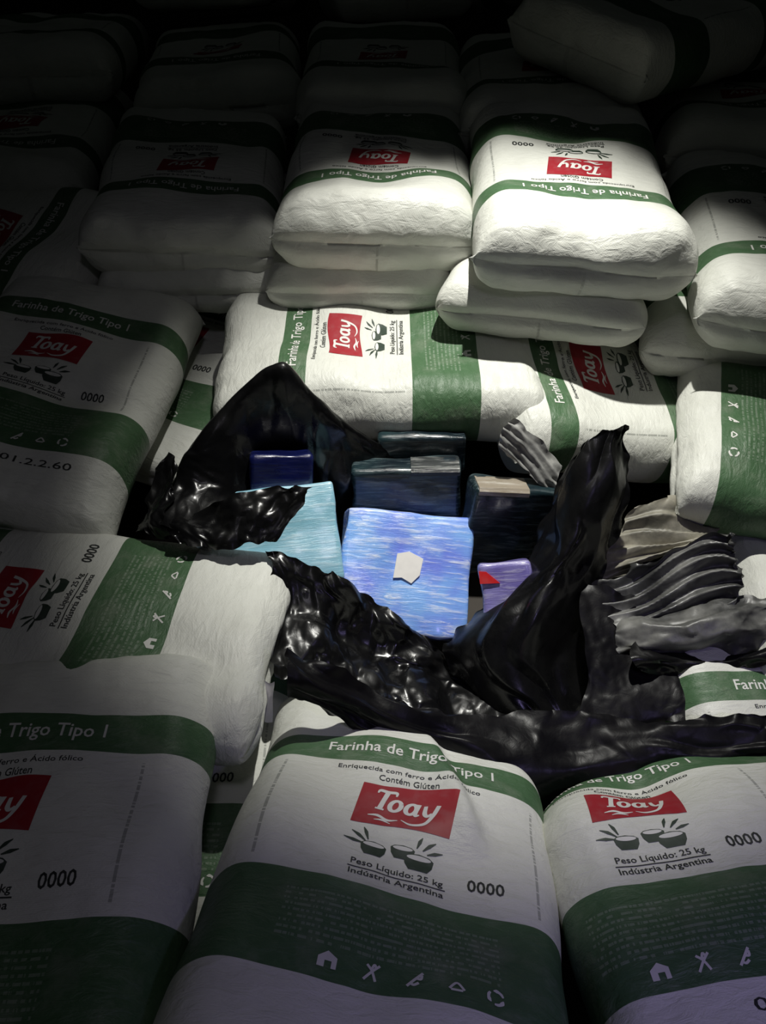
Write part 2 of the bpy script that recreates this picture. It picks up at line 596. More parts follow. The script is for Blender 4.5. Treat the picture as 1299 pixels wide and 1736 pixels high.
def sack_shape(W, L, T, seed, slack=.035, puff=1.0, iters=110, flat_end=(False, False)):
    r = np.random.RandomState(seed)
    nb = int(round(L / .0128))
    ring, per = rounded_ring(W, T, T * .36)
    cols, tt = [], []
    for k in range(NE):                       # top end, from the seam outwards
        f = k / NE
        cols.append((f, 0)); tt.append(-(1 - f) * T / 2)
    for k in range(nb + 1):
        cols.append((1, k / nb)); tt.append(k / nb * L)
    for k in range(NE - 1, -1, -1):
        f = k / NE
        cols.append((f, 1)); tt.append(L + (1 - f) * T / 2)
    M = len(cols)
    P = np.zeros((NA, M, 3))
    for j, (f, g) in enumerate(cols):
        y = L / 2 - g * L
        e = 0 if f == 1 else (1 - f)
        sgn = 1 if g == 0 else -1
        w = W * (1 + .02 * e)
        h = max(T * f, .003)
        rg, _ = rounded_ring(w, h, h * .36)
        P[:, j, 0] = rg[:, 0]
        P[:, j, 2] = rg[:, 1] + T / 2
        flat = flat_end[0 if g == 0 else 1]
        P[:, j, 1] = y + sgn * (e * T * (.5 if flat else .10))
    # body ends rounded a little before the material is tightened
    fam = families(P, .10, True)
    jj = np.arange(M)
    endw = np.clip(1 - np.minimum(jj, M - 1 - jj) / 16.0, 0, 1)
    out = []
    for di, dj, k, rest in fam:
        m = rest.shape[1]
        e = endw[:m] if dj == 0 else endw[:m]
        sl = 1 + slack * (.25 if dj else (.25 + 1.5 * e))[None] if dj == 0 else 1 + slack * .35
        out.append((di, dj, k, rest * sl))
    fam = out
    P += r.normal(size=P.shape) * .0012
    P += .004 * wave_noise(P, .05, seed + 5)[..., None] * grid_normals(P, True) * endw[None, :, None]
    vel = np.zeros_like(P)
    for it in range(iters):
        n = grid_normals(P, True)
        vel = vel * .82 + n * (.00005 * puff)
        P += vel
        Q = P.copy()
        for _ in range(2):
            solve(P, fam, True)
        vel += (P - Q) * .35
        P[..., 2] = np.maximum(P[..., 2], 0)
        P[..., 2] -= np.clip(P[..., 2] - T * 1.06, 0, None) * .35
        for j in (0, M - 1):                  # closed seam
            q = P[(NA // 2 - np.arange(NA)) % NA, j]
            P[:, j] += (q - P[:, j]) * .25
    return P, per, nb, np.array(tt)


def make_sack(label, loc, rot, seed, dims=(.43, L0, .145), prints=True, fine=2, bumps=(), bends=(), lumps=.007, crease=.0065,
              group='sacks of flour in the load', puff=1.0, batch=False, flat_end=(False, False), name='flour_sack', slack=.035, mat='printed_sack', shift=0.0, tshift=0.0, folds=()):
    W, L, T = dims
    P, per, nb, tt = sack_shape(W, L, T, seed, puff=puff, flat_end=flat_end, slack=slack)
    for j, g in ((0, -1), (1, -.45), (P.shape[1] - 1, 1), (P.shape[1] - 2, .45)):
        P[:, j, 1] += .009 * g
        P[:, j, 0] *= 1 + .05 * abs(g)
    # settle: broad lumps, soft creases, hand-made dents and bends
    mm = P.shape[1]
    endq = np.clip(1 - np.abs(np.minimum(np.arange(mm), mm - 1 - np.arange(mm)) - 7) / 9.0, 0, 1)[None]
    nrm = grid_normals(P, True)
    top = np.clip(P[..., 2] / T, 0, 1)
    P = P + nrm * (lumps * wave_noise(P, .24, seed + 11) * (.3 + .7 * top))[..., None]
    P = P + nrm * (crease * (fold_noise(P, .16, seed + 17, 4) + .7 * fold_noise(P * [1, .4, 1], .06, seed + 18, 4) + 1.0 * endq * fold_noise(P * [1, .15, .6], .035, seed + 19, 3)))[..., None]
    for (x, t, dz, rx, ry) in bumps:
        w = np.exp(-((P[..., 0] - x) / rx) ** 2 - ((P[..., 1] - (L / 2 - t)) / ry) ** 2) * top
        P[..., 2] += dz * w
    for (x0, t0, x1, t1, amp, wid) in folds:      # raised pleat along a line, falling off to its right
        a0 = np.array([x0, L / 2 - t0])
        dv = np.array([x1 - x0, t0 - t1])
        ln = np.linalg.norm(dv)
        dv /= ln
        q = P[..., :2] - a0
        al = q @ dv
        d = q[..., 0] * -dv[1] + q[..., 1] * dv[0]
        w = np.clip(1.0 - np.clip(np.abs(al - ln / 2) - ln / 2, 0, None) / .06, 0, 1)
        P[..., 2] += amp * w * top * np.where(d > 0, np.exp(-d / wid), np.clip(1 + d / .012, 0, 1))
    for (ang, start, k) in bends:
        d = np.array([math.cos(R(ang)), math.sin(R(ang))])
        q = np.clip(P[..., :2] @ d - start, 0, None)
        P[..., 2] -= k * q ** 2
        P[..., :2] -= d * (.35 * k * q ** 2)[..., None]
    M = P.shape[1]
    I, J = np.arange(NA * fine) / fine, np.arange((M - 1) * fine + 1) / fine
    gi, gj = np.meshgrid(I, J, indexing='ij')
    D = ev(P, gi, gj, True)
    n, m = D.shape[:2]
    idx = np.arange(n * m).reshape(n, m)
    ip = np.roll(idx, -1, 0)
    Fc = np.stack([idx[:, :-1], idx[:, 1:], ip[:, 1:], ip[:, :-1]], -1).reshape(-1, 4).tolist()
    h = n // 2
    for j, fl in ((0, False), (m - 1, True)):
        for a in range(-h // 2, h // 2):
            f = [idx[a % n, j], idx[(a + 1) % n, j], idx[(h - a - 1) % n, j], idx[(h - a) % n, j]]
            if len(set(f)) == 4:
                Fc.append([int(q) for q in (f[::-1] if fl else f)])
    me = mesh_from(name, D.reshape(-1, 3), Fc)
    s = np.where(gi > NA / 2, gi - NA, gi) / NA * per - shift
    t = np.interp(gj, np.arange(M), tt) + tshift
    li = np.zeros(len(me.loops), int)
    me.loops.foreach_get('vertex_index', li)
    uvl = me.uv_layers.new(name='UVMap')
    uvl.data.foreach_set('uv', np.stack([s.ravel()[li], t.ravel()[li]], 1).ravel())
    o = link(name, me, [MAT[mat]])
    o.location = loc
    o.rotation_mode = 'YXZ'
    o.rotation_euler = (R(rot[1]), R(rot[2]), R(rot[0]))
    tag(o, label, 'sack', group)
    keys = list(PRINT) if prints is True else (prints or [])
    for key in keys:
        if key == 'batch_number' and not batch:
            continue
        V, Fp, mi, off = [], [], [], 0
        for layer, (v, f, q) in enumerate(PRINT[key]):
            fi = (v[:, 0] + shift) / per * NA
            fj = NE + (-v[:, 1] - tshift) / L * nb
            p = ev(P, fi, fj, True)
            e = .4
            du = ev(P, fi + e, fj, True) - ev(P, fi - e, fj, True)
            dv = ev(P, fi, fj + e, True) - ev(P, fi, fj - e, True)
            nn = np.cross(dv, du)
            nn /= np.linalg.norm(nn, axis=1, keepdims=True) + 1e-9
            V.append(p + nn * (RAISE.get(key, .0008) + (.0004 if q and key == 'bowl_drawing' else 0)))
            Fp += [[c + off for c in ff][::-1] if False else [c + off for c in ff] for ff in f]
            mi += [q] * len(f)
            off += len(v)
        kn = key.split('#')[0]
        link(kn, mesh_from(kn, np.concatenate(V), Fp, True, mi), [MAT[c] for c in PM[kn]], o)
    return o


BACK = 'sacks in the rear row'
# --- rear row, label ends facing the photographer
make_sack('bright flour sack with its red label upside down, rightmost full sack of the rear row', (.420, 1.82, .69), (176, -4, -3), 11, (.41, .63, .145), group=BACK)
make_sack('flour sack with rounded bulging front in the middle of the rear row', (-.012, 2.0, .645), (179, -2, -2), 23, (.42, .63, .15), group=BACK, bumps=[(0, .02, .02, .2, .05)])
make_sack('shaded flour sack with upside-down red label, left in the rear row', (-.50, 2.10, .60), (184, -5, -4), 37, (.43, .63, .145), group=BACK)
make_sack('flour sack cut off by the right picture edge, at the end of the rear row', (.90, 1.72, .60), (172, -4, -3), 41, (.43, .63, .145), group=BACK)
make_sack('flour sack lying crosswise at the left edge with a slanting green band', (-1.0, 1.97, .49), (-110, 0, 17), 43, (.43, .63, .14), group=BACK)
make_sack('dark flour sack at the left edge behind the crosswise sack', (-1.02, 2.42, .60), (182, -3, 0), 47, (.43, .63, .14), group=BACK, fine=1)
# --- second layer under the rear row
LOW = 'sacks in the layer under the rear row'
make_sack('white sack end directly under the bulging middle sack of the rear row', (-.045, 2.0, .53), (179, 0, 0), 53, (.40, .63, .12), prints=False, group=LOW)
make_sack('white sack end under the brightest rear sack with a lit left corner', (.40, 1.83, .555), (168, 0, 0), 59, (.40, .63, .12), prints=False, group=LOW)
make_sack('white sack end under the shaded left sack of the rear row', (-.47, 2.08, .485), (183, 0, 0), 61, (.43, .63, .12), prints=False, group=LOW)
make_sack('white sack bulging under the sack at the right end of the rear row', (.84, 1.80, .47), (172, 0, 0), 67, (.42, .63, .13), prints=False, group=LOW)
make_sack('pale sack corner peeping out below the crosswise sack at left', (-.93, 1.86, .35), (182, 0, 0), 71, (.43, .62, .12), prints=False, group=LOW, fine=1)
# --- sacks around the opened pit
PIT = 'sacks around the opened pit'
make_sack('brightly lit flour sack lying crosswise behind the pit, wide green band at right', (-.01, 1.565, .40), (90, 0, -5), 83, (.42, .65, .14), group=PIT,
          bumps=[(-.12, .33, -.012, .05, .06), (-.15, .25, .012, .05, .05)])
make_sack('lit flour sack with crumpled red label slumping right of the crosswise sack', (.54, 1.545, .33), (98, 12, -12), 89, (.42, .58, .14), group=PIT, tshift=.075, crease=.009,
          bumps=[(-.1, .3, .015, .1, .1)])
make_sack('flour sack at the right edge with a broad green band facing the pit', (.935, 1.285, .345), (-105, -2, 8), 97, (.42, .58, .145), group=PIT)
make_sack('flour sack standing behind the black bag, mostly hidden by the sack at left', (-.52, 1.75, .29), (-18, 8, 11), 101, (.42, .65, .10), group=PIT, shift=-.05)
make_sack('dim flour sack at the left edge with upright red label and creased lower end', (-.72, 1.43, .40), (-7, 8, 10), 103, (.43, .65, .14), group=PIT, batch=True,
          bumps=[(.1, .36, -.02, .12, .03), (0, .5, .015, .15, .06)], shift=-.02)
make_sack('flour sack lying crosswise at left with its blank white end towards the pit', (-.555, .865, .285), (85, 1.5, 6), 107, (.40, .68, .14), group=PIT, bumps=[(-.1, .6, -.015, .06, .1)])
make_sack('pale sack at the right edge under the black bag folds', (1.02, 1.02, .16), (-95, -4, 4), 109, (.43, .62, .15), prints=False, group=PIT)
make_sack('flour sack at the right edge half buried under black plastic, thin green band showing', (.75, .635, .125), (0, 1, 0), 113, (.43, .65, .14), group=PIT)
# --- front row
FR = 'sacks in the front row'
make_sack('dim violet-lit flour sack in the lower left corner', (-.475, .415, .325), (2, -2, 0), 127, (.43, .65, .14), group=FR, bends=[(90, .22, .25)], shift=-.035)
make_sack('flour sack in the middle of the front row with a fold across its red label', (-.005, .41, .27), (-7, -23, 8), 131, (.43, .65, .14), group=FR, bends=[(50, .24, 2.0)],
          folds=[(.095, .25, .035, .10, .03, .10)], bumps=[(.02, .17, -.012, .04, .08)])
make_sack('flour sack in the lower right corner with a batch number under the green band', (.472, .475, .245), (5, -14, -3), 137, (.43, .65, .14), group=FR, bends=[(90, -.08, .9), (128, .15, 4.0)], crease=.009, batch=True,
          bumps=[(-.05, .2, -.03, .06, .06), (.03, .45, .015, .1, .05)], shift=-.085)
make_sack('lower sack in the gap between the two left front sacks, grade number showing', (-.39, .69, .10), (0, 0, 0), 139, (.43, .65, .12), group=FR, fine=1)
make_sack('lower blank sack at the bottom of the gap between the two left front sacks', (-.24, .04, .02), (0, -2, 0), 141, (.43, .62, .15), group=FR, fine=1, prints=False)
# --- the dark heap further back
DK = 'sacks in the dark heap at the back'
for lab, loc, rot, sd, pr in (
    ('barely visible flour sack behind the middle rear sack, red label in the dark', (.0, 2.66, .70), (180, -2, 0), 151, True),
    ('dark flour sack behind the shaded left rear sack', (-.50, 2.78, .68), (186, 0, 3), 157, True),
    ('dark flour sack behind the brightest rear sack', (.46, 2.50, .70), (176, -2, 0), 163, True),
    ('dark flour sack at the right behind the end sack of the rear row', (.99, 2.38, .66), (174, 2, 0), 167, True),
    ('flour sack with a tilted green band on top of the dark heap at right', (.74, 2.50, .87), (-52, 0, 6), 173, True),
    ('dim sack in the upper right corner of the heap', (1.36, 2.80, .84), (165, 6, -6), 179, False),
    ('unlit sack high in the middle of the dark heap', (.02, 3.40, .80), (190, 10, 0), 181, False),
    ('unlit sack high at the left of the dark heap', (-.56, 3.40, .82), (170, 14, 5), 191, False),
    ('unlit sack in the upper left corner of the heap', (-1.05, 2.85, .72), (184, 4, 0), 193, False),
    ('unlit sack leaning behind the tilted sack in the dark heap', (.68, 3.42, .86), (205, 14, 0), 197, False),
):
    make_sack(lab, loc, rot, sd, (.45, .62, .16), prints=['label', 'label_lettering', 'band_lettering', 'bowl_drawing'] if pr else False, fine=1, group=DK)

# ------------------------------------------------------------------ wrapped blocks in the pit


def block(name, label, corners, thick, mat, seed, parts=(), tops=(), group='wrapped blocks in the pit', cat='package'):
    """corners: world points of the visible face (top-left, top-right, bottom-right, bottom-left); the block lies behind it"""
    a, b, c, d = [np.array(q, float) for q in corners]
    ctr = (a + b + c + d) / 4
    ux = (b - a) + (c - d)
    w = np.linalg.norm(ux) / 2
    ux /= np.linalg.norm(ux)
    uy = (a - d) + (b - c)
    hgt = np.linalg.norm(uy) / 2
    uz = np.cross(ux, uy)
    uz /= np.linalg.norm(uz)
    uy = np.cross(uz, ux)
    bm = bmesh.new()
    bmesh.ops.create_cube(bm, size=1.0)
    bmesh.ops.scale(bm, vec=(w, hgt, thick), verts=bm.verts)
    bmesh.ops.translate(bm, vec=(0, 0, -thick / 2), verts=bm.verts)
    bmesh.ops.bevel(bm, geom=bm.edges[:], offset=min(.010, thick * .3), segments=3, profile=.6, affect='EDGES')
    bmesh.ops.subdivide_edges(bm, edges=[e for e in bm.edges if e.calc_length() > .03], cuts=9, use_grid_fill=True)
    co = np.array([v.co[:] for v in bm.verts])
    q = co * [1, 1, 1]
    dsp = .0028 * wave_noise(q, .09, seed) + .0022 * fold_noise(q * [.35, 1, 1], .03, seed + 3, 4)
    bm.normal_update()
    for v, k in zip(bm.verts, dsp):
        v.co += v.normal * float(k)
    me = bpy.data.meshes.new(name)
    bm.to_mesh(me)
    bm.free()
    me.polygons.foreach_set('use_smooth', [True] * len(me.polygons))
    o = link(name, me, [MAT[mat]])
    from mathutils import Matrix
    Mx = Matrix(((ux[0], uy[0], uz[0], ctr[0]), (ux[1], uy[1], uz[1], ctr[1]), (ux[2], uy[2], uz[2], ctr[2]), (0, 0, 0, 1)))
    o.matrix_world = Mx
    tag(o, label, cat, group)
    for pn, pts, pm, plabel in parts:
        # patch of tape or paper stuck on the face, 1 mm thick, outline in face coordinates (metres)
        k = len(pts)
        V = [(x, y, -.004) for x, y in pts] + [(x, y, .0022) for x, y in pts]
        Fc = [list(range(k, 2 * k))] + [[i, (i + 1) % k, k + (i + 1) % k, k + i] for i in range(k)]
        p = link(pn, mesh_from(pn, V, Fc, False), [MAT[pm]], o)
        if plabel:
            p['label'] = plabel
    for pn, (x0, x1), pm, plabel in tops:
        # pale strip added over the upper edge, standing in for light on it
        h2, e = hgt / 2, .003
        prof = [(h2 - .012, e), (h2 - .003, e), (h2 + e, -.004), (h2 + e, -thick * .8), (h2 - .004, -thick * .8), (h2 - .004, -.006), (h2 - .012, -.006)]
        k = len(prof)
        V = [(x0, y, z) for y, z in prof] + [(x1, y, z) for y, z in prof]
        Fc = [[i, (i + 1) % k, k + (i + 1) % k, k + i] for i in range(k)] + [list(range(k))[::-1], list(range(k, 2 * k))]
        p = link(pn, mesh_from(pn, V, Fc, False), [MAT[pm]], o)
        p['label'] = plabel
    return o


block('wrapped_block', 'bright blue film-wrapped block with a white paper patch in the pit',
      [at(592, 862, 1.18), at(804, 872, 1.18), at(794, 1092, .97), at(566, 1062, .97)], .065, 'blue_wrap', 1,
      parts=[('paper_patch', [(-.022, .036), (.002, .042), (.031, .030), (.026, -.004), (.010, -.022), (-.010, -.012), (-.027, -.014)], 'paper_white', 'white paper patch')])
block('wrapped_block', 'pale cyan film-wrapped block leaning left of the bright blue block',
      [at(400, 835, 1.16), at(583, 808, 1.19), at(566, 985, 1.03), at(385, 1000, 1.0)], .05, 'cyan_wrap', 2,
      parts=[('tape_patch', [(-.01, -.075), (.05, -.068), (.048, -.088), (-.01, -.088)], 'teal_tape', 'dark green tape patch')])
block('wrapped_block', 'black film-wrapped block standing behind the bright blue block',
      [at(598, 800, 1.24), at(781, 796, 1.24), at(778, 915, 1.22), at(598, 915, 1.22)], .06, 'dark_wrap', 3,
      tops=[('tape_or_lit_strip', (.01, .11), 'grey_lit_edge', 'greyish strip for the lit upper edge')])
block('wrapped_block', 'black film-wrapped block with a pale top edge right of the bright blue block',
      [at(790, 832, 1.17), at(935, 836, 1.19), at(930, 975, 1.16), at(795, 970, 1.14)], .06, 'dark_wrap', 4,
      tops=[('tape_or_lit_strip', (-.085, .02), 'brown_lit_edge', 'pale brown strip for the lit upper edge')])
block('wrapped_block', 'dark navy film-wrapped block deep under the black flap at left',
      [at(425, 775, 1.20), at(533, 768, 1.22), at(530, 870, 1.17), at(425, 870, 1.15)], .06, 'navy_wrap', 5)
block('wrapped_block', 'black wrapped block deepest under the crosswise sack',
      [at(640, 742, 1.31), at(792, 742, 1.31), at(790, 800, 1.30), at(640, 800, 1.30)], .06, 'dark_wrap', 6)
block('wrapped_block', 'violet wrapped block with a red tape corner beside the right flap',
      [at(818, 962, 1.04), at(905, 945, 1.04), at(905, 1060, .96), at(815, 1060, .96)], .05, 'violet_wrap', 7,
      parts=[('tape_or_lit_strip', [(-.05, .048), (-.036, .046), (-.012, .022), (-.05, .024)], 'red_tape', 'red tape corner')])

# ------------------------------------------------------------------ plastic film


def facets(U, V, step, seed):
    """crumpled relief: flat triangles between random peaks and dips, values -1..1"""
    from mathutils.geometry import delaunay_2d_cdt
    r = np.random.RandomState(seed)
    u0, u1, v0, v1 = U.min() - step * 1.5, U.max() + step * 1.5, V.min() - step * 1.5, V.max() + step * 1.5
    gu, gv = np.meshgrid(np.arange(u0, u1 + step, step), np.arange(v0, v1 + step, step), indexing='ij')
    pts = np.stack([gu.ravel(), gv.ravel()], 1) + r.uniform(-.48, .48, (gu.size, 2)) * step
    hs = r.uniform(-1, 1, len(pts))
    vs, _, tris, orig, _, _ = delaunay_2d_cdt([Vector(p) for p in pts.tolist()], [], [], 0, 1e-6)
    idx = [o[0] for o in orig]
    A = np.array([(v.x, v.y) for v in vs])
    H = hs[idx]
    fu, fv = U.ravel(), V.ravel()
    out = np.zeros(fu.size)
    order = np.argsort(fu)
    su = fu[order]
    for t in tris:
        a, b, c = A[t[0]], A[t[1]], A[t[2]]
        lo, hi = np.searchsorted(su, [min(a[0], b[0], c[0]) - 1e-9, max(a[0], b[0], c[0]) + 1e-9])
        k = order[lo:hi]
        if not len(k):
            continue
        x, y = fu[k] - a[0], fv[k] - a[1]
        e1, e2 = b - a, c - a
        det = e1[0] * e2[1] - e1[1] * e2[0]
        if abs(det) < 1e-12:
            continue
        l1 = (x * e2[1] - y * e2[0]) / det
        l2 = (e1[0] * y - e1[1] * x) / det
        ok = (l1 >= -1e-6) & (l2 >= -1e-6) & (l1 + l2 <= 1 + 1e-6)
        out[k[ok]] = H[t[0]] + l1[ok] * (H[t[1]] - H[t[0]]) + l2[ok] * (H[t[2]] - H[t[0]])
    return out.reshape(U.shape)


def film(name, net, mat, seed, parent=None, slack=.07, crumple=.010, res=.0065, iters=60, pleat=None, ragged=.0018, hold=.03, fold_wl=.07, crisp=.006, stretch=(1, 1)):
    """crumpled sheet through a net of world points (rows of equal length)"""
    C = np.array(net, float)
    r0, c0 = C.shape[:2]
    # uniform spacing estimate
    li = np.linalg.norm(np.diff(C, axis=0), axis=-1).sum(0).mean()
    lj = np.linalg.norm(np.diff(C, axis=1), axis=-1).sum(1).mean()
    n, m = max(10, int(li / res)), max(10, int(lj / res))

    def catm(A, k):
        num = A.shape[0]
        u = np.linspace(0, num - 1, k)
        i = np.minimum(u.astype(int), num - 2)
        f = (u - i).reshape(-1, *([1] * (A.ndim - 1)))
        Q = np.concatenate([2 * A[:1] - A[1:2], A, 2 * A[-1:] - A[-2:-1]])
        a, b, c, d = Q[i], Q[i + 1], Q[i + 2], Q[i + 3]
        return .5 * (2 * b + (c - a) * f + (2 * a - 5 * b + 4 * c - d) * f ** 2 + (3 * b - a - 3 * c + d) * f ** 3)
    P = catm(C, n)
    P = np.swapaxes(catm(np.swapaxes(P, 0, 1), m), 0, 1).copy()
    r = np.random.RandomState(seed)
    # uneven torn edges
    jag = np.stack([wave_noise(P, .05, seed + 40 + q, 8) for q in range(3)], -1) * ragged * 2.2
    edge = np.zeros((n, m))
    for q, wq in enumerate((1, .6, .25)):
        edge[q] = np.maximum(edge[q], wq)
        edge[-1 - q] = np.maximum(edge[-1 - q], wq)
        edge[:, q] = np.maximum(edge[:, q], wq)
        edge[:, -1 - q] = np.maximum(edge[:, -1 - q], wq)
    P += jag * edge[..., None]
    base = P.copy()
    fam = [(di, dj, k, rest * (1 + slack * r.uniform(.6, 1.4))) for di, dj, k, rest in families(P, .22, False)]
    nr = grid_normals(P, False)
    uu, vv = np.meshgrid(np.linspace(0, 1, n), np.linspace(0, 1, m), indexing='ij')
    dsp = crumple * .8 * wave_noise(P, fold_wl * 2.2, seed + 1)
    P += nr * dsp[..., None]
    tgt = P.copy()
    P += r.normal(size=P.shape) * .0015
    for _ in range(iters):
        solve(P, fam, False)
        P += (tgt - P) * hold
    gi, gj = np.meshgrid(np.linspace(0, n - 1, 2 * n - 1), np.linspace(0, m - 1, 2 * m - 1), indexing='ij')
    D = ev(P, gi, gj, False)
    nd = grid_normals(D, False)
    for _ in range(3):                       # crease along smoothed normals
        nd[1:-1, 1:-1] = (nd[:-2, 1:-1] + nd[2:, 1:-1] + nd[1:-1, :-2] + nd[1:-1, 2:] + nd[1:-1, 1:-1]) / 5
    U, W2 = np.meshgrid(np.linspace(0, li, D.shape[0]), np.linspace(0, lj, D.shape[1]), indexing='ij')
    su, sv = stretch
    dd = crumple * 1.15 * facets(U * su, W2 * sv, fold_wl, seed + 7) + crumple * .5 * facets(U * su, W2 * sv, fold_wl * .5, seed + 8) + crisp * .5 * facets(U * su, W2 * sv, fold_wl * .24, seed + 9)
    if pleat:
        cnt, amp, axis = pleat
        Wd = (U / li if axis == 0 else W2 / lj)
        q = Wd * cnt + .32 * wave_noise(D, .2, seed + 4)
        fr = q % 1
        saw = np.where(fr < .72, fr / .72, (1 - fr) / .28)
        dd = dd + amp * (saw - .5) * (.8 + .4 * wave_noise(D, .12, seed + 6))
    D = D + nd * dd[..., None]
    a, b = D.shape[:2]
    idx = np.arange(a * b).reshape(a, b)
    Fc = np.stack([idx[:-1, :-1], idx[:-1, 1:], idx[1:, 1:], idx[1:, :-1]], -1).reshape(-1, 4).tolist()
    me = mesh_from(name, D.reshape(-1, 3), Fc)
    o = link(name, me, [MAT[mat]], parent)
    return o


def row(*pts):
    return [at(*p) for p in pts]


bag = bpy.data.objects.new('torn_plastic_bag', None)
COL.objects.link(bag)
tag(bag, 'big black plastic bag torn open around the wrapped blocks', 'plastic bag')

# flap at the left: ridge rising to a peak, inside falling into the pit
film('flap', [
    row((250, 892, 1.090), (292, 815, 1.165), (345, 755, 1.235), (402, 690, 1.295), (470, 640, 1.325), (535, 690, 1.325), (605, 738, 1.335), (690, 778, 1.335)),
    row((262, 884, 1.060), (300, 800, 1.170), (350, 742, 1.215), (405, 672, 1.265), (478, 622, 1.290), (535, 678, 1.290), (605, 728, 1.300), (685, 772, 1.310)),
    row((290, 895, 1.030), (335, 820, 1.150), (385, 770, 1.205), (430, 735, 1.245), (490, 715, 1.270), (545, 735, 1.280), (610, 760, 1.290), (680, 785, 1.305)),
    row((320, 905, 1.010), (370, 860, 1.120), (420, 835, 1.185), (460, 830, 1.235), (505, 830, 1.260), (555, 825, 1.265), (615, 815, 1.280), (675, 810, 1.295)),
    row((360, 930, 1.000), (400, 905, 1.090), (440, 890, 1.170), (475, 890, 1.215), (515, 890, 1.245), (560, 880, 1.255), (615, 860, 1.265), (672, 840, 1.285)),
], 'black_film', 301, bag, crumple=.008, slack=.01, crisp=.002, fold_wl=.09)
# strip of the same film hanging down between the sacks at left
film('flap', [
    row((285, 765, 1.21), (295, 775, 1.19), (305, 790, 1.17)),
    row((258, 825, 1.15), (275, 830, 1.13), (292, 840, 1.11)),
    row((240, 870, 1.10), (262, 875, 1.08), (285, 882, 1.06)),
    row((228, 905, 1.06), (255, 910, 1.04), (285, 915, 1.03)),
], 'black_film', 302, bag, crumple=.007, slack=.01, fold_wl=.035, stretch=(.6, 1), res=.005)
# lower lip of that flap over the crosswise sack
film('flap', [
    row((262, 880, 1.08), (325, 868, 1.08), (395, 840, 1.08), (465, 822, 1.08), (532, 826, 1.09)),
    row((270, 890, 1.05), (335, 885, 1.05), (405, 865, 1.055), (465, 850, 1.06), (520, 845, 1.07)),
    row((285, 905, 1.02), (345, 905, 1.02), (405, 895, 1.03), (455, 890, 1.035), (500, 875, 1.05)),
    row((300, 925, .99), (350, 928, 1.0), (400, 925, 1.0), (440, 922, 1.005), (470, 915, 1.02)),
], 'black_film', 303, bag, crumple=.008, slack=.02, fold_wl=.05)
# film in front of the bright block
film('flap', [
    row((455, 930, 1.02), (520, 952, 1.01), (585, 985, 1.0), (660, 1035, .985), (742, 1098, .965), (800, 1145, .93), (870, 1190, .9)),
    row((455, 985, .97), (520, 1005, .97), (590, 1035, .965), (660, 1070, .96), (735, 1120, .94), (800, 1165, .91), (865, 1200, .88)),
    row((455, 1045, .90), (520, 1060, .91), (585, 1085, .915), (650, 1115, .915), (720, 1150, .90), (790, 1185, .87), (860, 1215, .84)),
    row((460, 1100, .83), (520, 1110, .85), (580, 1130, .855), (640, 1150, .855), (710, 1180, .845), (780, 1210, .82), (855, 1235, .79)),
    row((470, 1140, .79), (525, 1155, .80), (585, 1170, .80), (645, 1190, .80), (710, 1215, .79), (780, 1240, .77), (850, 1258, .75)),
], 'black_film', 305, bag, crumple=.017, slack=.03, fold_wl=.065)
# tall flap at the right with its twisted tip
film('flap', [
    row((1000, 745, 1.17), (1030, 728, 1.165), (1072, 724, 1.16)),
    row((958, 800, 1.16), (1010, 785, 1.12), (1066, 790, 1.14)),
    row((930, 875, 1.13), (990, 850, 1.08), (1052, 865, 1.11)),
    row((905, 945, 1.09), (970, 920, 1.03), (1035, 935, 1.07)),
    row((850, 1010, 1.03), (930, 990, .98), (1010, 1000, 1.03)),
    row((790, 1060, .98), (900, 1050, .93), (1000, 1060, .99)),
    row((745, 1098, .955), (880, 1110, .89), (1010, 1110, .95)),
    row((790, 1160, .90), (890, 1165, .85), (1020, 1160, .90)),
    row((850, 1215, .84), (920, 1215, .81), (1030, 1205, .85)),
], 'black_film', 307, bag, crumple=.009, slack=.01, pleat=(3.0, .012, 1), crisp=.002, fold_wl=.11, stretch=(.5, 1))
# dark hollow between the flap and the pleated folds
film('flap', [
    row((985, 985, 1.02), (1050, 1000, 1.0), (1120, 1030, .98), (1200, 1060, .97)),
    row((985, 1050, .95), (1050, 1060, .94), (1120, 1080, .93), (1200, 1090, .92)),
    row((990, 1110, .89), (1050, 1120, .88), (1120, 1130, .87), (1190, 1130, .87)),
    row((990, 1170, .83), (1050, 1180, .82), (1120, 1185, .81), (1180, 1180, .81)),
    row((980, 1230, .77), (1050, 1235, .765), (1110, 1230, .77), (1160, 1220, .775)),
], 'matte_film', 309, bag, crumple=.007, slack=.02, fold_wl=.11, crisp=.003)

